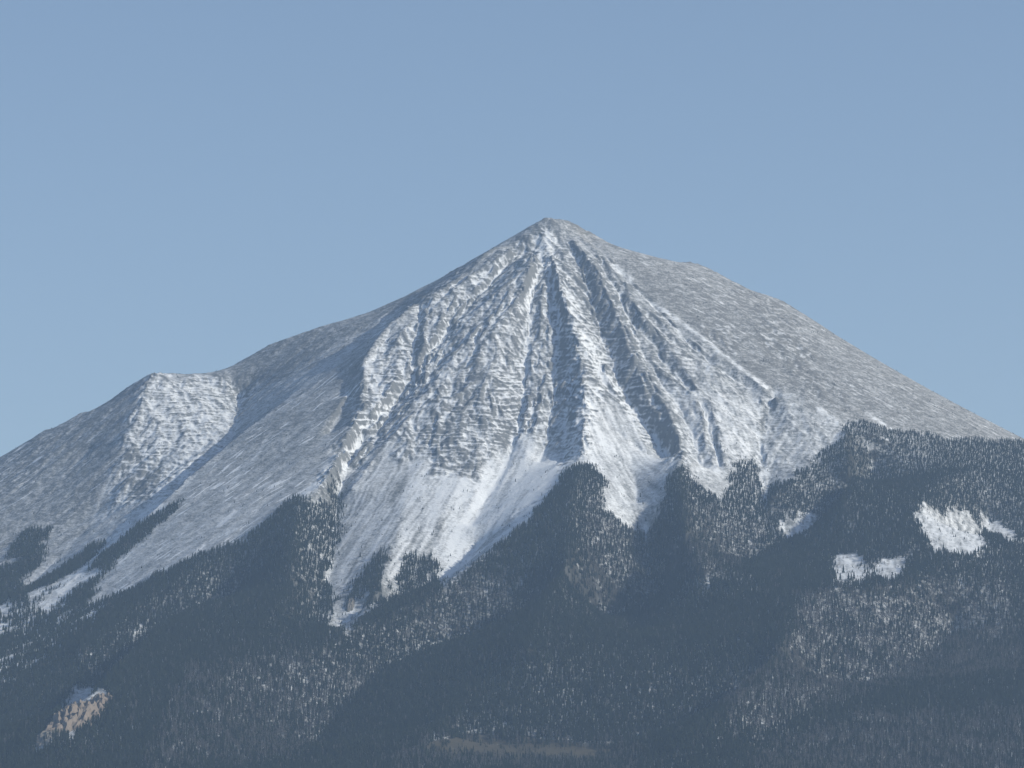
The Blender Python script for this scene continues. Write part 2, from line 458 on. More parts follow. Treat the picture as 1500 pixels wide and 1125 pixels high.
# bright streaks and drifts, bare rock, and painted shade of left-facing gully walls: (line, width m, strength)
def streak(pts, width, val, arr, ragged=0.6, seed=90):
    d2 = np.full(X.shape, 1e9, np.float32)
    w = width / 1.8
    jx = PX + w * ragged * noise(X / (width * 2.2), Y / (width * 2.2), seed) * 2; jy = PY
    for (x0, y0), (x1, y1) in zip(pts[:-1], pts[1:]):
        vx, vy = x1 - x0, y1 - y0
        t = np.clip(((jx - x0) * vx + (jy - y0) * vy) / (vx * vx + vy * vy), 0, 1)
        d2 = np.minimum(d2, (jx - x0 - t * vx) ** 2 + (jy - y0 - t * vy) ** 2)
    k = 1 - sstep(0.3, 1.4, np.sqrt(d2) / w)
    k = k * np.clip(.62 + 1.1 * fbm(X / 24, Y / 34, 3, seed + 8), 0, 1)
    arr += (val - arr) * k
for pts, w, v in [
    ([(690,560),(680,610),(640,640)],20,.02), ([(735,590),(738,640)],12,.02), ([(645,670),(700,680)],16,.1), ([(795,565),(780,590)],13,.12),
    ([(855,395),(865,440),(880,475)],13,.02), ([(895,430),(900,480)],8,.18), ([(950,550),(975,610),(988,662)],15,.08), ([(915,510),(960,520)],11,.2),  # strip down the right buttress wall: dark rock plus its painted shade
    ([(975,540),(960,480),(940,450)],13,.2), ([(530,540),(540,590)],11,.12), ([(502,570),(490,600)],11,.12), ([(522,645),(508,672)],8,.15),
    ([(562,650),(552,682)],7,.2), ([(205,700),(190,715),(222,706)],14,-.1), ([(200,660),(180,690)],12,-.05), ([(230,690),(215,725)],10,0), ([(612,500),(613,562)],7,.15),  # last strip: shaded left side of a rib, painted as low snow
    ([(838,612),(880,602)],5,.2), ([(862,577),(908,582)],5,.2), ([(850,560),(880,556)],4,.25), ([(1122,598),(1114,660),(1118,690)],4,.05),
    ([(430,800),(470,742),(540,662),(600,590),(660,515),(700,465)],5,.25), ([(690,600),(720,560),(700,520)],8,.25), ([(760,470),(745,540)],7,.25),  # long diagonal: shade of the left-facing gully wall, painted as low snow
    ([(640,560),(660,600)],9,.25), ([(600,640),(590,700),(575,740)],7,.25), ([(1015,520),(1030,570)],10,.3), ([(820,500),(825,560),(812,600)],8,.15),
    ([(800,350),(802,375),(808,400),(830,440),(850,490),(868,520)], 11, .86),
    ([(800,352),(797,385)], 12, .95),
    ([(850,490),(880,545),(905,570),(925,605),(960,650),(983,680)], 7, .92),
    ([(850,640),(870,690),(900,740),(945,780)], 16, .82),
    ([(860,600),(862,670)], 24, .92),
    ([(775,430),(772,500),(770,560),(766,620),(740,690),(700,750),(655,840)], 7, .86),
    ([(820,690),(790,730),(740,800),(720,820)], 15, .95),
    ([(795,675),(780,720),(760,760)], 8, .9),
    ([(482,695),(455,720),(440,728)], 8, .95),
    ([(545,600),(520,650),(485,690)], 12, .8),
    ([(540,530),(560,590),(600,560)], 12, .75),
    ([(720,400),(700,420)], 12, .8),
    ([(740,378),(735,385)], 9, .8),
    ([(640,470),(660,520),(650,560)], 8, .7),
    ([(955,445),(985,462),(1035,500),(1080,535),(1120,565),(1137,575)], 3.2, .85),
    ([(900,390),(925,410)], 4, .9),
    ([(1200,600),(1225,618)], 5, .9),
    ([(1270,605),(1310,632)], 3, .85),
    ([(1050,565),(1070,620),(1090,660),(1105,690)], 5, .8),
    ([(1115,640),(1120,700),(1110,745)], 7, .85),
    ([(230,745),(200,765),(150,810),(110,850),(60,865)], 12, .9),
    ([(230,745),(215,770),(160,830),(60,890)], 8, .9),
    ([(310,560),(330,560)], 5, .9),
    ([(300,620),(290,650),(265,690),(225,730)], 14, .75),
    ([(210,865),(150,890),(120,900)], 12, .6),
    ([(1290,655),(1260,650),(1240,660)], 9, .85),
    ([(395,635),(375,670),(330,720)], 3, .55),
    ([(300,800),(265,830)], 3, .7), ([(350,745),(320,770)], 3, .8), ([(345,775),(330,785)], 5, .6),
    ([(1140,445),(1200,500),(1260,560),(1330,600)], 4, .26),
    ([(1180,480),(1230,520),(1300,580)], 4, .26),
    ]:
    streak(pts, w * 1.8, v, snow, seed=90 + int(pts[0][0]) % 3)

forest = np.zeros(X.shape, np.float32)
BIGWOOD = [(-900,1400),(-900,960),(-200,880),(0,830),(40,770),(75,775),(60,830),(120,800),(150,792),(100,850),(50,880),(60,900),(140,850),(200,780),(268,733),(200,790),(150,850),(125,890),(215,852),(290,815),(360,790),(432,728),(450,730),(470,770),(440,790),(430,830),(440,900),(490,925),(512,925),(560,890),(640,868),(700,826),(760,775),(800,735),(828,690),(850,678),(870,682),(892,712),(885,745),(905,765),(945,785),(965,760),(972,715),(990,680),(1010,700),(1060,735),(1075,680),(1110,672),(1112,740),(1122,745),(1128,706),(1160,700),(1190,680),(1222,655),(1240,620),(1290,624),(1370,640),(1440,645),(1500,650),(1700,735),(2300,1000),(2300,1400)]
region(BIGWOOD, 1.0, forest, soft=7, seed=15)
for p, v in [
    ([(440,735),(470,730),(480,700),(500,700),(505,745),(500,790),(480,850),(500,900),(450,925),(430,860)], .8),
    ([(535,900),(500,880),(520,850),(560,800),(572,790),(560,840),(560,885)], .85),
    ([(640,868),(560,895),(575,860),(590,815),(600,805),(640,820),(645,845)], .85),
    ([(1145,765),(1190,755),(1210,752),(1180,785),(1150,795)], 0),
    ([(1240,650),(1300,645),(1290,655),(1260,662)], .25),
    ([(1335,755),(1350,738),(1372,745),(1380,755),(1395,742),(1420,750),(1440,780),(1448,805),(1405,818),(1360,800)], 0),
    ([(1430,752),(1445,755),(1498,788),(1480,797),(1440,775)], 0),
    ([(1222,808),(1258,808),(1276,852),(1225,858),(1220,840)], 0),
    ([(1282,822),(1330,816),(1320,848),(1280,852)], 0),
    ([(1195,800),(1220,805),(1215,812)], .3),
    ([(178,950),(200,915),(215,915),(212,935)], .15),
    ([(213,745),(180,787),(131,832),(84,860),(43,882),(36,872),(80,848),(126,820),(150,800),(180,778)], .03),
    ([(132,796),(118,812),(80,840),(40,864),(30,852),(80,816)], .03),
    ([(270,731),(262,747),(208,792),(163,830),(142,852),(130,884),(104,893),(114,862),(128,834),(172,796),(200,770)], 1),
    ([(153,793),(152,803),(127,826),(86,852),(58,866),(76,842),(116,812)], 1),
    ([(145,828),(145,828),(48,893),(62,898),(105,870),(150,838)], .06), ([(85,872),(52,893),(60,898),(86,882)], .05), ([(72,800),(60,812),(75,822),(82,808),(84,798)], .2), ([(30,810),(8,828),(12,836),(32,820)], .05),
    ([(0,895),(20,870),(12,900),(0,910)], .1), ([(0,940),(30,925),(25,935),(0,948)], .05),
    ([(475,925),(520,880),(545,860),(540,885),(510,925)], .15),
    ([(605,1108),(625,1086),(680,1078),(760,1082),(900,1098),(925,1112),(860,1122),(700,1116)], .26),
    ([(78,1082),(90,1042),(110,1012),(130,1010),(160,1014),(162,1026),(150,1048),(112,1078)], .4),
    ([(86,1076),(95,1038),(112,1010),(130,1010),(134,1036),(108,1074)], 0), ([(139,1036),(141,1014),(155,1014),(155,1026),(147,1040)], 0),
    ([(50,1096),(64,1066),(78,1072),(74,1098)], 0), ([(128,990),(140,976),(152,980),(150,996)], 0),
    ([(306,884),(318,872),(332,872),(330,890)], 0), ([(234,1060),(240,1050),(250,1050),(248,1062)], 0),
    ]:
    region(p, v if v or p[0][0] < 1000 else .09, forest, soft=(2.5 if p[0][0] < 300 and p[0][1] < 900 else 5) if p[0][0] < 1000 or p[0][0] > 1425 else 8, seed=25)
# snowy openings and thin woodland
fsoft = blur(forest, 80)
forest = np.clip(sstep(.18, .86, fsoft + .75 * fbm(X / 22, Y / 34, 3, 140)), 0, 1)
strips = zone0 = np.zeros(X.shape, np.float32)
thin = np.ones(X.shape, np.float32)
for p, v in [
    ([(0,880),(100,850),(170,850),(150,880),(90,937),(43,983),(0,1015),(-300,1100),(-300,950)], .8),
    ([(440,735),(520,740),(500,900),(450,925),(420,830)], .72),
    ([(845,690),(900,720),(960,790),(955,885),(830,885),(800,860),(838,790)], .93),
    ([(1000,700),(1110,680),(1130,800),(1000,850),(990,760)], .94),
    ([(1060,740),(1112,680),(1130,800),(1080,770)], .72),
    ([(1235,640),(1300,650),(1280,740),(1225,740)], .8),
    ([(1170,870),(1480,850),(1480,990),(1300,1000),(1080,1080),(1060,1020),(1165,930)], .90),
    ([(270,980),(330,960),(560,980),(480,1060),(440,1125),(210,1125)], .9),
    ([(600,900),(700,840),(760,850),(700,930),(580,950)], .93),
    ([(670,1000),(870,990),(860,1050),(690,1080)], .85),
    ([(60,1080),(110,1000),(180,960),(200,1060),(150,1110)], .72),
    ([(300,880),(370,870),(360,930),(290,930)], .6),
    ([(1370,640),(1500,660),(1500,720),(1380,720)], .97),
    ([(950,1040),(1060,1020),(1000,1080),(940,1080)], .85),
    ]:
    region(p, v, thin, soft=16, seed=35)
thin = blur(thin, 20)
clump = 0.5 + 0.9 * fbm(X / 70, Y / 110, 3, 120)
zs = np.zeros(X.shape, np.float32); region([(-200,830),(30,880),(100,890),(175,880),(140,915),(60,970),(0,1015),(-200,1100)], 1, zs, 18, 36); zs = blur(zs, 14)
cu = (X * -.62 + Y * -.78); cv = (X * .78 - Y * .62)
st_ = noise(cu / 110, cv / 17, 145) + .5 * noise(cu / 40, cv / 9, 146)
hole_n = fbm(X / 10, Y / 17, 2, 150) + .18 * (clump - .5)
hole = sstep(0, .12, hole_n - (.10 + .62 * (thin - .45) / .55))
dens = forest * (1 - .93 * hole) * (1 - .95 * zs * sstep(-.08, .12, st_)) * (.75 + .25 * thin)
# open ground colours
meadow = np.zeros(X.shape, np.float32)
region([(595,1116),(625,1086),(680,1076),(760,1080),(905,1094),(930,1112),(860,1124),(700,1114)], 1, meadow, soft=6, seed=45)
meadow = blur(meadow, 4)
def flow(dx, dy, along, across, seed):
    n = math.hypot(dx, dy); dx /= n; dy /= n
    jx = X + 8 * noise(X / 50, Y / 50, seed + 5); jy = Y
    return noise((jx * dx + jy * dy) / along, (-jx * dy + jy * dx) / across, seed)
def zone(poly, soft=16, seed=5, n=14):
    a = np.zeros(X.shape, np.float32); region(poly, 1.0, a, soft, seed); return blur(a, n)
z_right = zone([(850,335),(900,385),(960,445),(1080,540),(1200,602),(1400,690),(1700,800),(1700,600),(1200,420),(1000,360)])
f = flow(1, -.75, 34, 9, 300); sp_ = .5 + fbm(X / 150, Y / 150, 2, 305)
snow += z_right * (.42 * sstep(.26, .50, f * (.6 + .8 * sp_)) + .12 * flow(1, -.75, 120, 16, 301) - .03)
z_left = zone([(600,440),(545,500),(350,640),(150,820),(100,900),(210,890),(440,740),(520,600),(570,470)])
f = flow(-.8, -1, 75, 9, 310)
snow += z_left * (.75 * sstep(.26, .50, f * (.5 + .9 * sp_)) + .22 * flow(-.8, -1, 220, 22, 311) + .16 * sstep(620, 820, PY))
z_dark = zone([(222,540),(190,600),(160,700),(120,790),(0,860),(-300,900),(-300,700),(0,640),(140,590)])
snow += z_dark * (.5 * sstep(.28, .5, flow(-1, -.9, 90, 11, 320) * (.5 + .9 * sp_)) + .18 * flow(-1, -.9, 200, 25, 321))
z_fan = zone([(640,860),(520,920),(480,800),(510,710),(560,650),(640,700),(690,700),(740,660),(780,640),(830,690)])
snow += z_fan * (.55 * flow(-.25, -1, 190, 8, 330) + .50 * flow(-.2, -1, 300, 24, 331) + .25 * sstep(560, 700, PX))
z_fan2 = zone([(870,600),(900,590),(985,690),(945,785),(870,700)])
snow += z_fan2 * (.45 * flow(.25, -1, 150, 8, 335) + .4 * flow(.2, -1, 260, 22, 336) - .12)
z_tri = zone([(1120,590),(1240,630),(1150,710),(1120,700)])
snow += z_tri * (.3 * flow(-.3, -1, 90, 8, 340) - .05)
z_ne = zone([(960,470),(1120,590),(1120,700),(1060,700),(980,680),(960,600)])
snow += z_ne * (.35 * flow(.2, -1, 90, 8, 345))
snow = snow * (1 - fsoft) + fsoft * (.31 + .26 * (1 - thin) + .4 * zs)
for p in ([(1330,725),(1390,725),(1510,790),(1400,830),(1340,800)],[(1210,795),(1340,795),(1340,865),(1200,865)],[(1130,740),(1225,740),(1200,790),(1130,800)],[(1225,635),(1320,635),(1320,670),(1225,670)]):
    snow = np.where(poly_mask(p, PX, PY) & (forest < .6), .54 + .5 * flow(-.1, -1, 70, 7, 360) + .3 * flow(.2, -1, 90, 20, 361), snow)
snow = np.where(meadow > .3, -.35, snow)
brown = np.zeros(X.shape, np.float32)
region([(820,325),(900,385),(960,445),(1080,540),(1200,602),(1400,690),(1700,800),(1700,600),(1200,400),(950,330)], 1, brown, soft=10, seed=55)
brown = blur(brown, 90)
ls_ = slope - blur(slope, 8)
mid_h = np.clip((blur(H1, 26) - H1) * .09, -.22, .26)
cragn = fbm((X + 6 * noise(X / 30, Y / 30, 401)) / 10, Y / 26, 3, 400, .6)
bandn = fbm(X / 42 + .3 * cragn, bed / 5.0, 2, 410, .6)
diag = fbm((X + .55 * (Y - 12000) * np.sign(SUMMIT[0] - X) * .5) / 16, Y / 60, 2, 420, .6)
snowf = snow + rough * (.42 * cragn + .40 * diag + (.28 + .75 * ledge) * bandn) - .06 * rough + mid_h * (.45 + .6 * rough) - rough * .65 * np.clip(ls_, -.45, .45) + np.clip(hollow * 0.16, -.25, .3) - 0.30 * np.clip(slope - 0.85, -.5, .8)
# where trees grow: kept for scattering
np_forest = dens

def grid_mesh(name, i0, i1, j0, j1, attrs=None):
    gx_ = GXX[i0:i1, j0:j1]; gy_ = GYY[i0:i1, j0:j1]; gz_ = H[i0:i1, j0:j1]
    h, w = gx_.shape
    co = np.stack([gx_, gy_, gz_], -1).reshape(-1, 3).astype(np.float32)
    idx = np.arange(h * w).reshape(h, w)
    q = np.stack([idx[:-1, :-1], idx[:-1, 1:], idx[1:, 1:], idx[1:, :-1]], -1).reshape(-1)
    me = bpy.data.meshes.new(name)
    nf = (h - 1) * (w - 1)
    me.vertices.add(h * w); me.vertices.foreach_set('co', co.ravel())
    me.loops.add(nf * 4); me.loops.foreach_set('vertex_index', q.astype(np.int32))
    me.polygons.add(nf)
    me.polygons.foreach_set('loop_start', np.arange(0, nf * 4, 4, dtype=np.int32))
    me.polygons.foreach_set('use_smooth', np.ones(nf, bool))
    me.update(calc_edges=True)
    for k, a in (attrs or {}).items():
        at = me.attributes.new(k, 'FLOAT', 'POINT')
        at.data.foreach_set('value', a.reshape(-1).astype(np.float32))
    o = bpy.data.objects.new(name, me)
    C.collection.objects.link(o)
    return o

def full(a, fill=0.0):
    r = np.full(GXX.shape, fill, np.float32); r[S] = a; return r
A_snow, A_forest, A_meadow, A_brown = full(snowf, .3), full(forest, 1.), full(meadow), full(brown)

# ------------------------------------------------------------------ materials
def new_mat(name):
    m = bpy.data.materials.new(name); m.use_nodes = True
    nt = m.node_tree; nt.nodes.clear()
    out = nt.nodes.new('ShaderNodeOutputMaterial')
    return m, nt, out
class NT:
    def __init__(s, nt): s.nt = nt
    def n(s, t, **kw):
        x = s.nt.nodes.new(t)
        for k, v in kw.items(): setattr(x, k, v)
        return x
    def l(s, a, b): s.nt.links.new(a, b)
    def math(s, op, a, b=None, c=None, clamp=False):
        x = s.n('ShaderNodeMath', operation=op, use_clamp=clamp)
        for i, v in enumerate((a, b, c)):
            if v is None: continue
            if isinstance(v, (int, float)): x.inputs[i].default_value = v
            else: s.l(v, x.inputs[i])
        return x.outputs[0]
    def attr(s, name):
        return s.n('ShaderNodeAttribute', attribute_name=name).outputs['Fac']
    def noise(s, vec, scale, detail=4, rough=.55):
        x = s.n('ShaderNodeTexNoise'); x.inputs['Scale'].default_value = scale
        x.inputs['Detail'].default_value = detail; x.inputs['Roughness'].default_value = rough
        s.l(vec, x.inputs['Vector']); return x.outputs['Fac']
    def mapping(s, vec, scale):
        x = s.n('ShaderNodeMapping'); x.inputs['Scale'].default_value = scale; s.l(vec, x.inputs['Vector']); return x.outputs[0]
    def mix(s, f, a, b):
        x = s.n('ShaderNodeMix', data_type='RGBA')
        if isinstance(f, (int, float)): x.inputs[0].default_value = f
        else: s.l(f, x.inputs[0])
        for i, v in ((6, a), (7, b)):
            if isinstance(v, tuple): x.inputs[i].default_value = (*v, 1)
            else: s.l(v, x.inputs[i])
        return x.outputs[2]

def ground_material():
    m, nt, out = new_mat('mountain_ground'); g = NT(nt)
    tc = g.n('ShaderNodeTexCoord').outputs['Object']
    fine = g.noise(tc, 0.16, 5, .65)
    mid = g.noise(g.mapping(tc, (1, 1, 2.2)), 0.035, 5, .6)
    beds = g.noise(g.mapping(tc, (0.12, 0.12, 3.0)), 0.05, 4, .6)
    sn = g.attr('snow'); fo = g.attr('forest'); me = g.attr('meadow'); br = g.attr('brown')
    rock = g.mix(beds, (.105, .110, .112), (.235, .240, .238))
    rock = g.mix(g.math('MULTIPLY', mid, .5), rock, (.155, .156, .154))
    rock = g.mix(g.math('MULTIPLY', br, .5), rock, g.mix(mid, (.145, .135, .118), (.22, .206, .183)))
    floor = g.mix(mid, (.030, .030, .024), (.055, .052, .042))
    ground = g.mix(fo, rock, floor)
    ground = g.mix(me, ground, g.mix(mid, (.050, .044, .028), (.085, .072, .046)))
    n1 = g.math('ADD', g.math('MULTIPLY', fine, .62), g.math('MULTIPLY', mid, .38))
    v = g.math('ADD', g.math('SUBTRACT', sn, .5), g.math('MULTIPLY', g.math('SUBTRACT', n1, .5), 2.2))
    v = g.math('MULTIPLY_ADD', v, 1.3, .5, clamp=True)
    col = g.mix(v, ground, g.mix(fine, (.70, .72, .74), (.82, .83, .84)))
    bs = g.n('ShaderNodeBsdfPrincipled')
    g.l(col, bs.inputs['Base Color']); bs.inputs['Roughness'].default_value = .85
    bs.inputs['Specular IOR Level'].default_value = .15
    bmp = g.n('ShaderNodeBump'); bmp.inputs['Strength'].default_value = .8; bmp.inputs['Distance'].default_value = 1.3
    g.l(g.math('ADD', fine, g.math('MULTIPLY', mid, 1.5)), bmp.inputs['Height']); g.l(bmp.outputs[0], bs.inputs['Normal'])
    g.l(bs.outputs[0], out.inputs['Surface'])
    return m
GROUND = ground_material()

def struct(o, mat, label=None, cat=None, kind='structure'):
    o.data.materials.append(mat); o['kind'] = kind
    if label: o['label'] = label
    if cat: o['category'] = cat
    return o

at = dict(snow=A_snow, forest=A_forest, meadow=A_meadow, brown=A_brown)
def cut(i0, i1, j0, j1):
    return {k: v[i0:i1, j0:j1] for k, v in at.items()}
rA = int(np.searchsorted(ys, 8560)); rB = int(np.searchsorted(ys, 10000))
struct(grid_mesh('valley_ground', 0, rA + 1, 0, len(xs), cut(0, rA + 1, 0, len(xs))), GROUND, 'wooded valley floor in front of the foothills')
struct(grid_mesh('foothills', rA, rB + 1, 0, len(xs), cut(rA, rB + 1, 0, len(xs))), GROUND, 'dark wooded foothills below the snowy mountain')
struct(grid_mesh('mountain', rB, len(ys), 0, len(xs), cut(rB, len(ys), 0, len(xs))), GROUND, 'snow dusted pyramid mountain with grey rock ribs and white couloirs')

# ------------------------------------------------------------------ trees
def foliage_material(name, c0, c1, rough=.9):
    m, nt, out = new_mat(name); g = NT(nt)
    r = g.n('ShaderNodeObjectInfo').outputs['Random']
    tc = g.n('ShaderNodeTexCoord').outputs['Object']
    n = g.noise(tc, 0.9, 2)
    f = g.math('ADD', g.math('MULTIPLY', r, .7), g.math('MULTIPLY', n, .4))
    bs = g.n('ShaderNodeBsdfPrincipled'); g.l(g.mix(f, c0, c1), bs.inputs['Base Color'])
    bs.inputs['Roughness'].default_value = rough; bs.inputs['Specular IOR Level'].default_value = .1
    g.l(bs.outputs[0], out.inputs['Surface']); return m
M_NEEDLE = foliage_material('conifer_needles', (.016, .024, .016), (.040, .050, .030))
M_TRUNK = foliage_material('conifer_bark', (.06, .05, .04), (.10, .085, .07))
M_ASPBARK = foliage_material('aspen_bark', (.14, .138, .13), (.27, .265, .25))
M_TWIG = foliage_material('aspen_twigs', (.075, .070, .064), (.125, .118, .108))

def mesh_from(name, verts, faces, mats, fm):
    me = bpy.data.meshes.new(name); me.from_pydata(verts, [], faces)
    for mt in mats: me.materials.append(mt)
    for p, k in zip(me.polygons, fm): p.material_index = k
    me.update(); return me

def conifer_geo(seed, h=1.0, w=0.17, tiers=7, pts=7, bare=0.08):
    """crown of drooping jagged branch tiers, unit height"""
    r = np.random.default_rng(seed); V = []; F = []
    for k in range(tiers):
        t = k / tiers
        z = bare + (1 - bare) * t
        top = min(1.0, z + (1 - bare) / tiers * 2.1)
        R = w * (1 - t) ** 0.85 * (0.85 + .3 * r.random()) + 0.012
        base = len(V); off = r.random() * 6.28
        V.append((r.normal() * .006, r.normal() * .006, top))
        for j in range(pts):
            a = off + j / pts * 6.283 + r.normal() * .15
            rr = R * (0.65 + .6 * r.random())
            V.append((rr * math.cos(a), rr * math.sin(a), z - .02 - .02 * r.random()))
            a += 3.1416 / pts
            rr *= .42
            V.append((rr * math.cos(a), rr * math.sin(a), z + .035))
        n = pts * 2
        for j in range(n):
            F.append((base, base + 1 + j, base + 1 + (j + 1) % n))
    return V, F

def trunk_geo(h, r0, r1, n=5, lean=(0, 0), z0=-0.06):
    V = []; F = []
    for k, (z, r) in enumerate(((z0, r0), (h * .5, (r0 + r1) / 2), (h, r1))):
        for j in range(n):
            a = j / n * 6.283
            V.append((r * math.cos(a) + lean[0] * z, r * math.sin(a) + lean[1] * z, z))
    for k in range(2):
        for j in range(n):
            F.append((k * n + j, k * n + (j + 1) % n, (k + 1) * n + (j + 1) % n, (k + 1) * n + j))
    return V, F

def join_geo(parts):
    V = []; F = []; M = []
    for (v, f), k in parts:
        b = len(V); V += v; F += [tuple(i + b for i in q) for q in f]; M += [k] * len(f)
    return V, F, M

def aspen_geo(seed):
    r = np.random.default_rng(seed); parts = []
    lean = (r.normal() * .04, r.normal() * .04)
    parts.append((trunk_geo(.96, .020, .006, 4, lean), 0))
    V = []; F = []
    for k in range(30):
        z = .30 + .65 * r.random() ** .8; a = r.random() * 6.28
        L = .17 * (1.15 - z) + .03; b = len(V)
        x0 = lean[0] * z; y0 = lean[1] * z
        x1 = x0 + L * math.cos(a); y1 = y0 + L * math.sin(a); z1 = z + L * (.6 + .9 * r.random())
        s = .013 + .010 * r.random()
        V += [(x0, y0, z), (x1, y1, z1), (x0 + s * math.sin(a) + .5 * (x1 - x0), y0 - s * math.cos(a) + .5 * (y1 - y0), z + .6 * (z1 - z)), (x0 + .6 * (x1 - x0), y0 + .6 * (y1 - y0), z + .35 * (z1 - z) - .02)]
        F += [(b, b + 2, b + 1), (b, b + 1, b + 3)]
    parts.append(((V, F), 1))
    return join_geo(parts)

def field_at(a, x, y):
    fx = np.interp(x, xs, np.arange(len(xs))); fy = np.interp(y, ys, np.arange(len(ys)))
    ix = np.clip(fx.astype(int), 0, len(xs) - 2); iy = np.clip(fy.astype(int), 0, len(ys) - 2)
    tx = fx - ix; ty = fy - iy
    return (a[iy, ix] * (1 - tx) + a[iy, ix + 1] * tx) * (1 - ty) + (a[iy + 1, ix] * (1 - tx) + a[iy + 1, ix + 1] * tx) * ty

sp = 5.9 * DEV.get('treesp', 1.0)
cx, cy = np.meshgrid(np.arange(-2000, 2000, sp), np.arange(7700, 12000, sp))
cx = (cx + (rng.random(cx.shape) - .5) * sp * 1.1).ravel(); cy = (cy + (rng.random(cy.shape) - .5) * sp * 1.1).ravel()
dd_ = field_at(full(dens, 1.0), cx, cy)
keep = rng.random(cx.shape) < dd_
cx = cx[keep]; cy = cy[keep]
cz = field_at(H, cx, cy)
cpx, cpy = project(cx, cy, cz)
keep = (cpx > -160) & (cpx < 1660) & (cpy < 1215)
cx, cy, cz, cpx, cpy = (a[keep] for a in (cx, cy, cz, cpx, cpy))
th = np.interp(cz, [2600, 3000, 3300, 3560], [16.5, 15, 12, 8.5]) * (.5 + .75 * rng.random(cx.shape) ** .8) * (.45 + .55 * sstep(.15, .7, field_at(full(fsoft, 1.0), cx, cy)))
# a few hand placed single trees on the open snow: picture column/row of the foot, height in metres
aspen_share = np.full(X.shape, .04, np.float32)
for p, v in [([(1170,870),(1480,850),(1500,985),(1300,1005),(1080,1080),(1060,1030),(1165,930)], .5),
             ([(1000,740),(1110,760),(1130,805),(1050,850),(1000,850)], .4),
             ([(860,730),(960,790),(955,880),(850,880)], .4),
             ([(270,980),(420,960),(560,980),(480,1060),(440,1125),(210,1125)], .4),
             ([(1100,1110),(1250,1050),(1500,1040),(1500,1200),(1100,1200)], .45),
             ([(600,900),(700,840),(750,850),(700,930),(580,950)], .35),
             ([(560,1130),(600,1080),(930,1080),(940,1140)], .3)]:
    region(p, v, aspen_share, soft=14, seed=65)
aspen_share = blur(aspen_share, 10)
ash = field_at(full(aspen_share, .1), cx, cy)
is_asp = rng.random(cx.shape) < .8 * ash * (0.5 + 1.6 * np.clip(.5 + fbm(cx / 60, cy / 60, 2, 201), 0, 1))
print('trees', len(cx), 'aspens', is_asp.sum())

def surf(px, py):
    dd = np.arange(4000.0, -200.0, -2.0)
    Yv = D0 - dd; b = (562.5 - py) / FPX
    t = Yv / (math.cos(PITCH) - b * math.sin(PITCH))
    xv = (px - 750.0) / FPX * t; zv = CAM[2] + (math.sin(PITCH) + b * math.cos(PITCH)) * t
    hit = np.nonzero(zv <= field_at(H, xv, Yv))[0]
    k = hit[0] if len(hit) else len(dd) - 1
    return xv[k], Yv[k], float(field_at(H, xv[k:k+1], Yv[k:k+1])[0])

def forest_object(name, protos, sel, label, cat):
    """one mass of trees: a point per tree, the tree meshes set on the points by geometry nodes"""
    n = len(sel)
    me = bpy.data.meshes.new(name)
    me.vertices.add(n)
    me.vertices.foreach_set('co', np.stack([cx[sel], cy[sel], cz[sel]], -1).astype(np.float32).ravel())
    a = me.attributes.new('height', 'FLOAT', 'POINT'); a.data.foreach_set('value', th[sel].astype(np.float32))
    a = me.attributes.new('turn', 'FLOAT', 'POINT'); a.data.foreach_set('value', (rng.random(n) * 6.283).astype(np.float32))
    a = me.attributes.new('girth', 'FLOAT', 'POINT'); a.data.foreach_set('value', (.8 + .5 * rng.random(n)).astype(np.float32))
    a = me.attributes.new('kind_index', 'INT', 'POINT'); a.data.foreach_set('value', rng.integers(0, len(protos), n).astype(np.int32))
    o = bpy.data.objects.new(name, me); C.collection.objects.link(o)
    o['kind'] = 'stuff'; o['label'] = label; o['category'] = cat
    ng = bpy.data.node_groups.new(name + '_scatter', 'GeometryNodeTree')
    ng.interface.new_socket('Geometry', in_out='INPUT', socket_type='NodeSocketGeometry')
    ng.interface.new_socket('Geometry', in_out='OUTPUT', socket_type='NodeSocketGeometry')
    N = ng.nodes; Lk = ng.links
    gi = N.new('NodeGroupInput'); go = N.new('NodeGroupOutput')
    geo = N.new('GeometryNodeGeometryToInstance')
    for p in reversed(protos):
        oi = N.new('GeometryNodeObjectInfo'); oi.inputs['Object'].default_value = p
        oi.inputs['As Instance'].default_value = True
        Lk.new(oi.outputs['Geometry'], geo.inputs[0])
    # Geometry to Instance wraps all in one; join instead so every tree mesh is its own instance
    jn = N.new('GeometryNodeJoinGeometry')
    for l in list(geo.inputs[0].links):
        Lk.new(l.from_socket, jn.inputs[0])
    N.remove(geo)
    ip = N.new('GeometryNodeInstanceOnPoints')
    ip.inputs['Pick Instance'].default_value = True
    def at_(nm, ty='FLOAT'):
        x = N.new('GeometryNodeInputNamedAttribute'); x.data_type = ty; x.inputs['Name'].default_value = nm
        return x.outputs['Attribute']
    Lk.new(gi.outputs[0], ip.inputs['Points']); Lk.new(jn.outputs[0], ip.inputs['Instance'])
    Lk.new(at_('kind_index', 'INT'), ip.inputs['Instance Index'])
    cr = N.new('ShaderNodeCombineXYZ'); Lk.new(at_('turn'), cr.inputs[2])
    e2r = N.new('FunctionNodeEulerToRotation'); Lk.new(cr.outputs[0], e2r.inputs[0])
    Lk.new(e2r.outputs[0], ip.inputs['Rotation'])
    mu = N.new('ShaderNodeMath'); mu.operation = 'MULTIPLY'; Lk.new(at_('height'), mu.inputs[0]); Lk.new(at_('girth'), mu.inputs[1])
    cs = N.new('ShaderNodeCombineXYZ'); Lk.new(mu.outputs[0], cs.inputs[0]); Lk.new(mu.outputs[0], cs.inputs[1]); Lk.new(at_('height'), cs.inputs[2])
    Lk.new(cs.outputs[0], ip.inputs['Scale'])
    Lk.new(ip.outputs[0], go.inputs[0])
    md = o.modifiers.new('trees', 'NODES'); md.node_group = ng
    return o

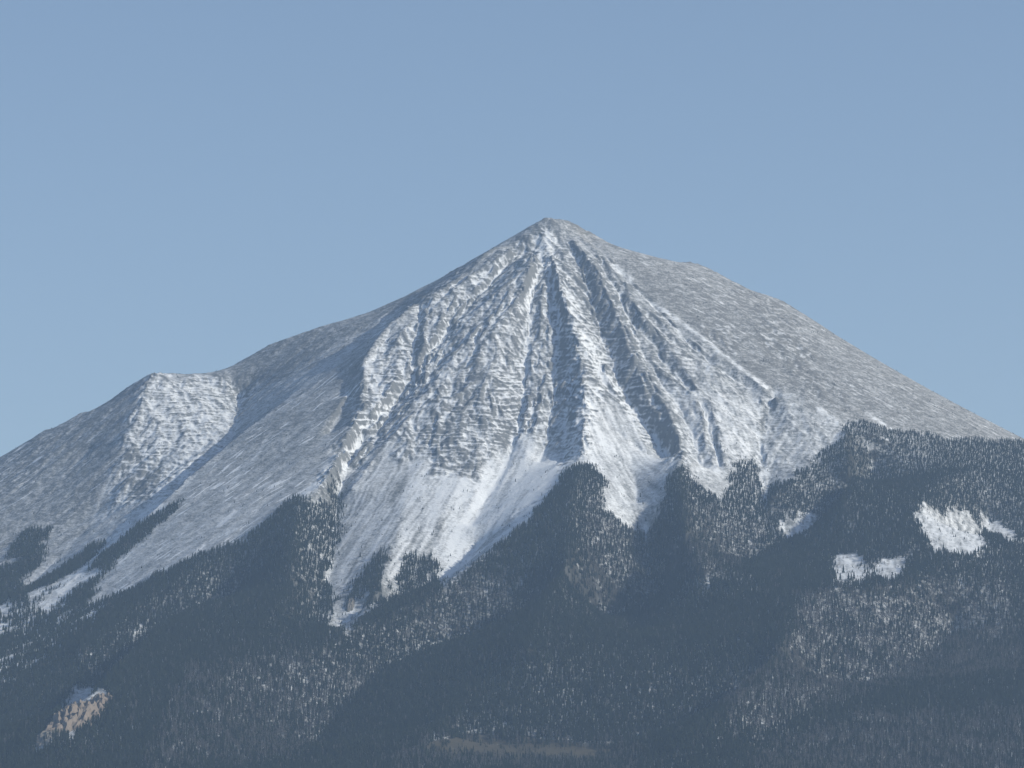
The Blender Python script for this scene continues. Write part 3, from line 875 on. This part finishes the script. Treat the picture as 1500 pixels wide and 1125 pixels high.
con_protos = []; asp_protos = []
for k in range(5):
    V, F, M = join_geo([(conifer_geo(100 + k, w=(.15, .19, .13, .17, .21)[k], tiers=(7, 6, 8, 7, 6)[k]), 0), (trunk_geo(.5, .014, .008, 3), 1)])
    con_protos.append(bpy.data.objects.new('conifer', mesh_from('conifer', V, F, [M_NEEDLE, M_TRUNK], M)))
for k in range(4):
    V, F, M = aspen_geo(300 + k)
    asp_protos.append(bpy.data.objects.new('aspen', mesh_from('aspen', V, F, [M_ASPBARK, M_TWIG], M)))

# --- single trees: the nearest 250-odd of the wood, and the loners on open snow
con_kinds = []; asp_kinds = []
for k in range(5):
    V, F = conifer_geo(500 + k, w=(.16, .19, .14, .17, .20)[k], tiers=(10, 9, 11, 9, 10)[k], pts=8)
    cm = mesh_from('crown', V, F, [M_NEEDLE], [0] * len(F))
    V, F = trunk_geo(.8, .017, .005, 6)
    con_kinds.append((cm, mesh_from('trunk', V, F, [M_TRUNK], [0] * len(F))))
for k in range(3):
    V, F, M = aspen_geo(700 + k)
    nt_ = 12                                   # the first 12 corners are the stem
    fs = [f for f, m_ in zip(F, M) if m_ == 0]; fc = [tuple(i - nt_ for i in f) for f, m_ in zip(F, M) if m_ == 1]
    asp_kinds.append((mesh_from('crown', V[nt_:], fc, [M_TWIG], [0] * len(fc)), mesh_from('trunk', V[:nt_], fs, [M_ASPBARK], [0] * len(fs))))
r2 = np.random.default_rng(99)
def tree(name, cat, kind, x, y, z, h, label, group=None, girth=1.0):
    root = bpy.data.objects.new(name, None); C.collection.objects.link(root)
    root.location = (x, y, z); root.rotation_euler = (0, 0, r2.random() * 6.28); root.scale = (h * girth, h * girth, h)
    root.empty_display_size = .1
    root['label'] = label; root['category'] = cat
    if group: root['group'] = group
    for nm, me in (('trunk', kind[1]), ('crown', kind[0])):
        o = bpy.data.objects.new(nm, me); C.collection.objects.link(o); o.parent = root
    return root
used = np.zeros(len(cx), bool)
def where_text(px, py):
    if 590 < px < 930 and py > 1078: return 'standing in the brown meadow at the foot of the wood'
    if px < 130: return 'in the near wood at the lower left corner'
    if px < 330: return 'in the near wood below the orange rock outcrops'
    if px < 590: return 'in the near wood left of the brown meadow'
    if px < 930: return 'in the near wood just behind the brown meadow'
    if px < 1150: return 'in the near wood right of the brown meadow'
    if px < 1350: return 'in the near wood below the speckled aspen slope'
    return 'in the near wood at the lower right corner'
tpx, tpy = project(cx, cy, cz + th)
ok = (cpx > 6) & (cpx < 1494) & (cpy < 1123)
size = th / cy
cand = np.nonzero(ok & ~is_asp)[0]; cand = cand[np.argsort(-size[cand])]
band = cand[cpy[cand] > 1072][:225]
for i in band:
    used[i] = True
    w_ = where_text(cpx[i], cpy[i])
    sz = 'very tall' if th[i] > 17.5 else 'tall' if th[i] > 15.5 else 'mid-sized'
    tree('conifer_tree', 'conifer', con_kinds[r2.integers(5)], cx[i], cy[i], cz[i], th[i], sz + ' dark conifer ' + w_, 'conifers ' + w_, .8 + .5 * r2.random())
cand = np.nonzero(ok & is_asp & (cpy > 1072))[0]; cand = cand[np.argsort(-size[cand])][:48]
for i in cand:
    used[i] = True
    w_ = where_text(cpx[i], cpy[i])
    tree('aspen_tree', 'aspen', asp_kinds[r2.integers(3)], cx[i], cy[i], cz[i], th[i], 'pale bare aspen ' + w_, 'aspens ' + w_, .9 + .4 * r2.random())
LONE = [
    (527.6, 817, 13, 'lone dark conifer on the smooth snow fan left of the long couloir'),
    (592, 822, 15, 'tall thin conifer above the tree clump on the central snow fan'),
    (755, 706, 9, 'tiny lone conifer on the snow right of the long couloir'),
    (938, 729, 11, 'uppermost lone conifer on the snow tongue between the two forest spurs'),
    (942, 739, 9, 'small conifer just below the uppermost one on the snow tongue'),
    (946, 765, 12, 'bushy conifer low on the right side of the snow tongue'),
    (934, 775, 15, 'tall conifer at the tip of the snow tongue'),
    (963, 750, 12, 'conifer at the right edge of the snow tongue beside the dark spur'),
    (1235.5, 840, 20, 'tall narrow conifer in the middle of the left small snow clearing'),
    (1231, 850, 17, 'dark conifer at the lower left edge of the left small snow clearing'),
    (1243, 850, 17, 'leftmost of the trio of conifers at the bottom of the left small snow clearing'),
    (1247, 851, 19, 'middle of the trio of conifers at the bottom of the left small snow clearing'),
    (1251, 849, 18, 'rightmost of the trio of conifers at the bottom of the left small snow clearing'),
    (1284, 853, 18, 'conifer at the left foot of the right small snow clearing'),
    (1293, 852, 12, 'short conifer along the bottom of the right small snow clearing'),
    (1382, 808, 19, 'tallest conifer at the lower left edge of the large snow bowl'),
    (1398, 815, 18, 'conifer at the bottom point of the large snow bowl'),
    (1388, 812, 12, 'short conifer between two taller ones below the large snow bowl'),
    (95, 827, 14, 'tall conifer on the snow gully below the knoll at far left'),
    (88, 823, 11, 'shorter conifer beside the tall one on the snow gully at far left'),
    (138, 832, 15, 'tall conifer between the two snow strips at far left'),
    (368, 782, 12, 'lone conifer on the snow at the upper edge of the left forest'),
    (1047, 653, 7, 'left one of two dwarf conifers on the snowy face above the right forest spur'),
    (1061, 663, 8, 'right one of two dwarf conifers on the snowy face above the right forest spur'),
    (1242, 622, 10, 'dark conifer at the top of the ridge where the brown flank meets the forest'),
    (480, 712, 10, 'small conifer at the bright snow streak above the left forest spur'),
]
for px, py, h, lab in LONE:
    x, y, z = surf(px, py)
    tree('conifer_tree', 'conifer', con_kinds[r2.integers(5)], x, y, z, h, lab, 'lone conifers on open snow', 1.1 + .3 * r2.random())
print('single trees', used.sum() + len(LONE))

# --- rock outcrops standing out of the wood
def rock_material(name, c0, c1):
    m, nt, out = new_mat(name); g = NT(nt)
    tc = g.n('ShaderNodeTexCoord').outputs['Object']
    n = g.noise(g.mapping(tc, (1, 1, .35)), .12, 5, .65)
    geo = g.n('ShaderNodeNewGeometry'); sx = g.n('ShaderNodeSeparateXYZ'); g.l(geo.outputs['Normal'], sx.inputs[0])
    up = g.math('ADD', sx.outputs[2], g.math('MULTIPLY', g.noise(tc, .3, 3), .5))
    sn = g.math('MULTIPLY_ADD', up, 6, -7.3, clamp=True)
    bs = g.n('ShaderNodeBsdfPrincipled'); g.l(g.mix(sn, g.mix(n, c0, c1), (.78, .79, .81)), bs.inputs['Base Color'])
    bs.inputs['Roughness'].default_value = .9; bs.inputs['Specular IOR Level'].default_value = .15
    g.l(bs.outputs[0], out.inputs['Surface']); return m
M_OR = rock_material('orange_rock', (.14, .116, .092), (.27, .22, .178))
M_GR = rock_material('grey_rock', (.12, .108, .09), (.24, .22, .19))
def outcrop(px, py, w, h, rise, mat, label, lean=0.0, seed=0):
    x0, y0, z0 = surf(px, py)
    n, m_ = 30, 36; V = []; F = []
    rr = np.random.default_rng(seed)
    S_, T_ = np.meshgrid(np.linspace(-1, 1, n), np.linspace(-1, 1, m_))
    xx = x0 + (S_ + lean * T_) * w / 2; yy = y0 + T_ * h / 2
    rad = np.sqrt(S_ ** 2 + T_ ** 2) + .35 * fbm(S_ * 1.6 + seed, T_ * 1.6, 3, seed)
    m2 = np.clip(1 - rad, 0, 1) ** .45
    cr = fbm(xx / 9, yy / 30, 3, seed + 9); blk = np.floor(cr * 5) / 5
    el = rise * m2 * (.65 + .5 * blk + .25 * cr + .25 * fbm(xx / 6, yy / 6, 2, seed + 19)) - 2.5 * (rad >= .98)
    zz = field_at(H, xx.ravel(), yy.ravel()).reshape(xx.shape) + el
    co = np.stack([xx - x0, yy - y0, zz - z0], -1).reshape(-1, 3)
    idx = np.arange(n * m_).reshape(m_, n)
    q = np.stack([idx[:-1, :-1], idx[:-1, 1:], idx[1:, 1:], idx[1:, :-1]], -1).reshape(-1, 4)
    me = mesh_from('rock_outcrop', co.tolist(), q.tolist(), [mat], [0] * len(q))
    o = bpy.data.objects.new('rock_outcrop', me); C.collection.objects.link(o); o.location = (x0, y0, z0)
    o['label'] = label; o['category'] = 'rock outcrop'; o['group'] = 'rock outcrops in the left wood'
for a in [
    (108, 1052, 100, 250, 32, M_OR, 'larger orange rock outcrop rising from the dark forest at lower left', .35, 1),
    (148, 1030, 46, 110, 22, M_OR, 'smaller orange rock outcrop beside a snow patch at lower left', .2, 2),
    (66, 1080, 60, 120, 11, M_GR, 'grey rock slab low down left of the orange outcrops', .35, 3),
    (143, 985, 44, 50, 9, M_GR, 'grey tan rock face above the two orange outcrops', .1, 4),
    (320, 880, 44, 55, 10, M_GR, 'grey tan crag on the dark forest spur left of centre', .1, 5),
    (242, 1056, 22, 34, 9, M_GR, 'small pale rock knob at the top of the speckled lower slope', .1, 6),
    (513, 886, 20, 60, 9, M_GR, 'narrow tan rock rib between trees below the central snow fan', .2, 7)]:
    outcrop(*a[:7], lean=a[7], seed=a[8])

if not DEV.get('notrees'):
    is_free = ~used
    forest_object('conifer_forest', con_protos, np.nonzero(~is_asp & is_free)[0], 'dark conifer forest covering the lower slopes of the snowy mountain', 'forest')
    forest_object('aspen_grove', asp_protos, np.nonzero(is_asp & is_free)[0], 'pale bare aspens mixed among the dark conifers on the lower slopes', 'forest')

# ------------------------------------------------------------------ haze: one closed box of even, thin air
if not DEV.get('nohaze'):
    bm = bmesh.new(); bmesh.ops.create_cube(bm, size=1.0)
    me = bpy.data.meshes.new('haze'); bm.to_mesh(me); bm.free()
    hz = bpy.data.objects.new('haze', me); C.collection.objects.link(hz)
    zlo = float(H.min()) - 1.0; zhi = float(H.max()) + 25.0
    hz.location = (0, 9750, (zlo + zhi) / 2); hz.scale = (18100, 24700, zhi - zlo)
    hm = bpy.data.materials.new('haze'); hm.use_nodes = True; hm.node_tree.nodes.clear()
    ho = hm.node_tree.nodes.new('ShaderNodeOutputMaterial'); pv = hm.node_tree.nodes.new('ShaderNodeVolumePrincipled')
    pv.inputs['Color'].default_value = (.45, .645, .925, 1)
    pv.inputs['Density'].default_value = 2.85e-5
    pv.inputs['Anisotropy'].default_value = 0.0
    hm.node_tree.links.new(pv.outputs[0], ho.inputs['Volume'])
    me.materials.append(hm); hz['kind'] = 'stuff'
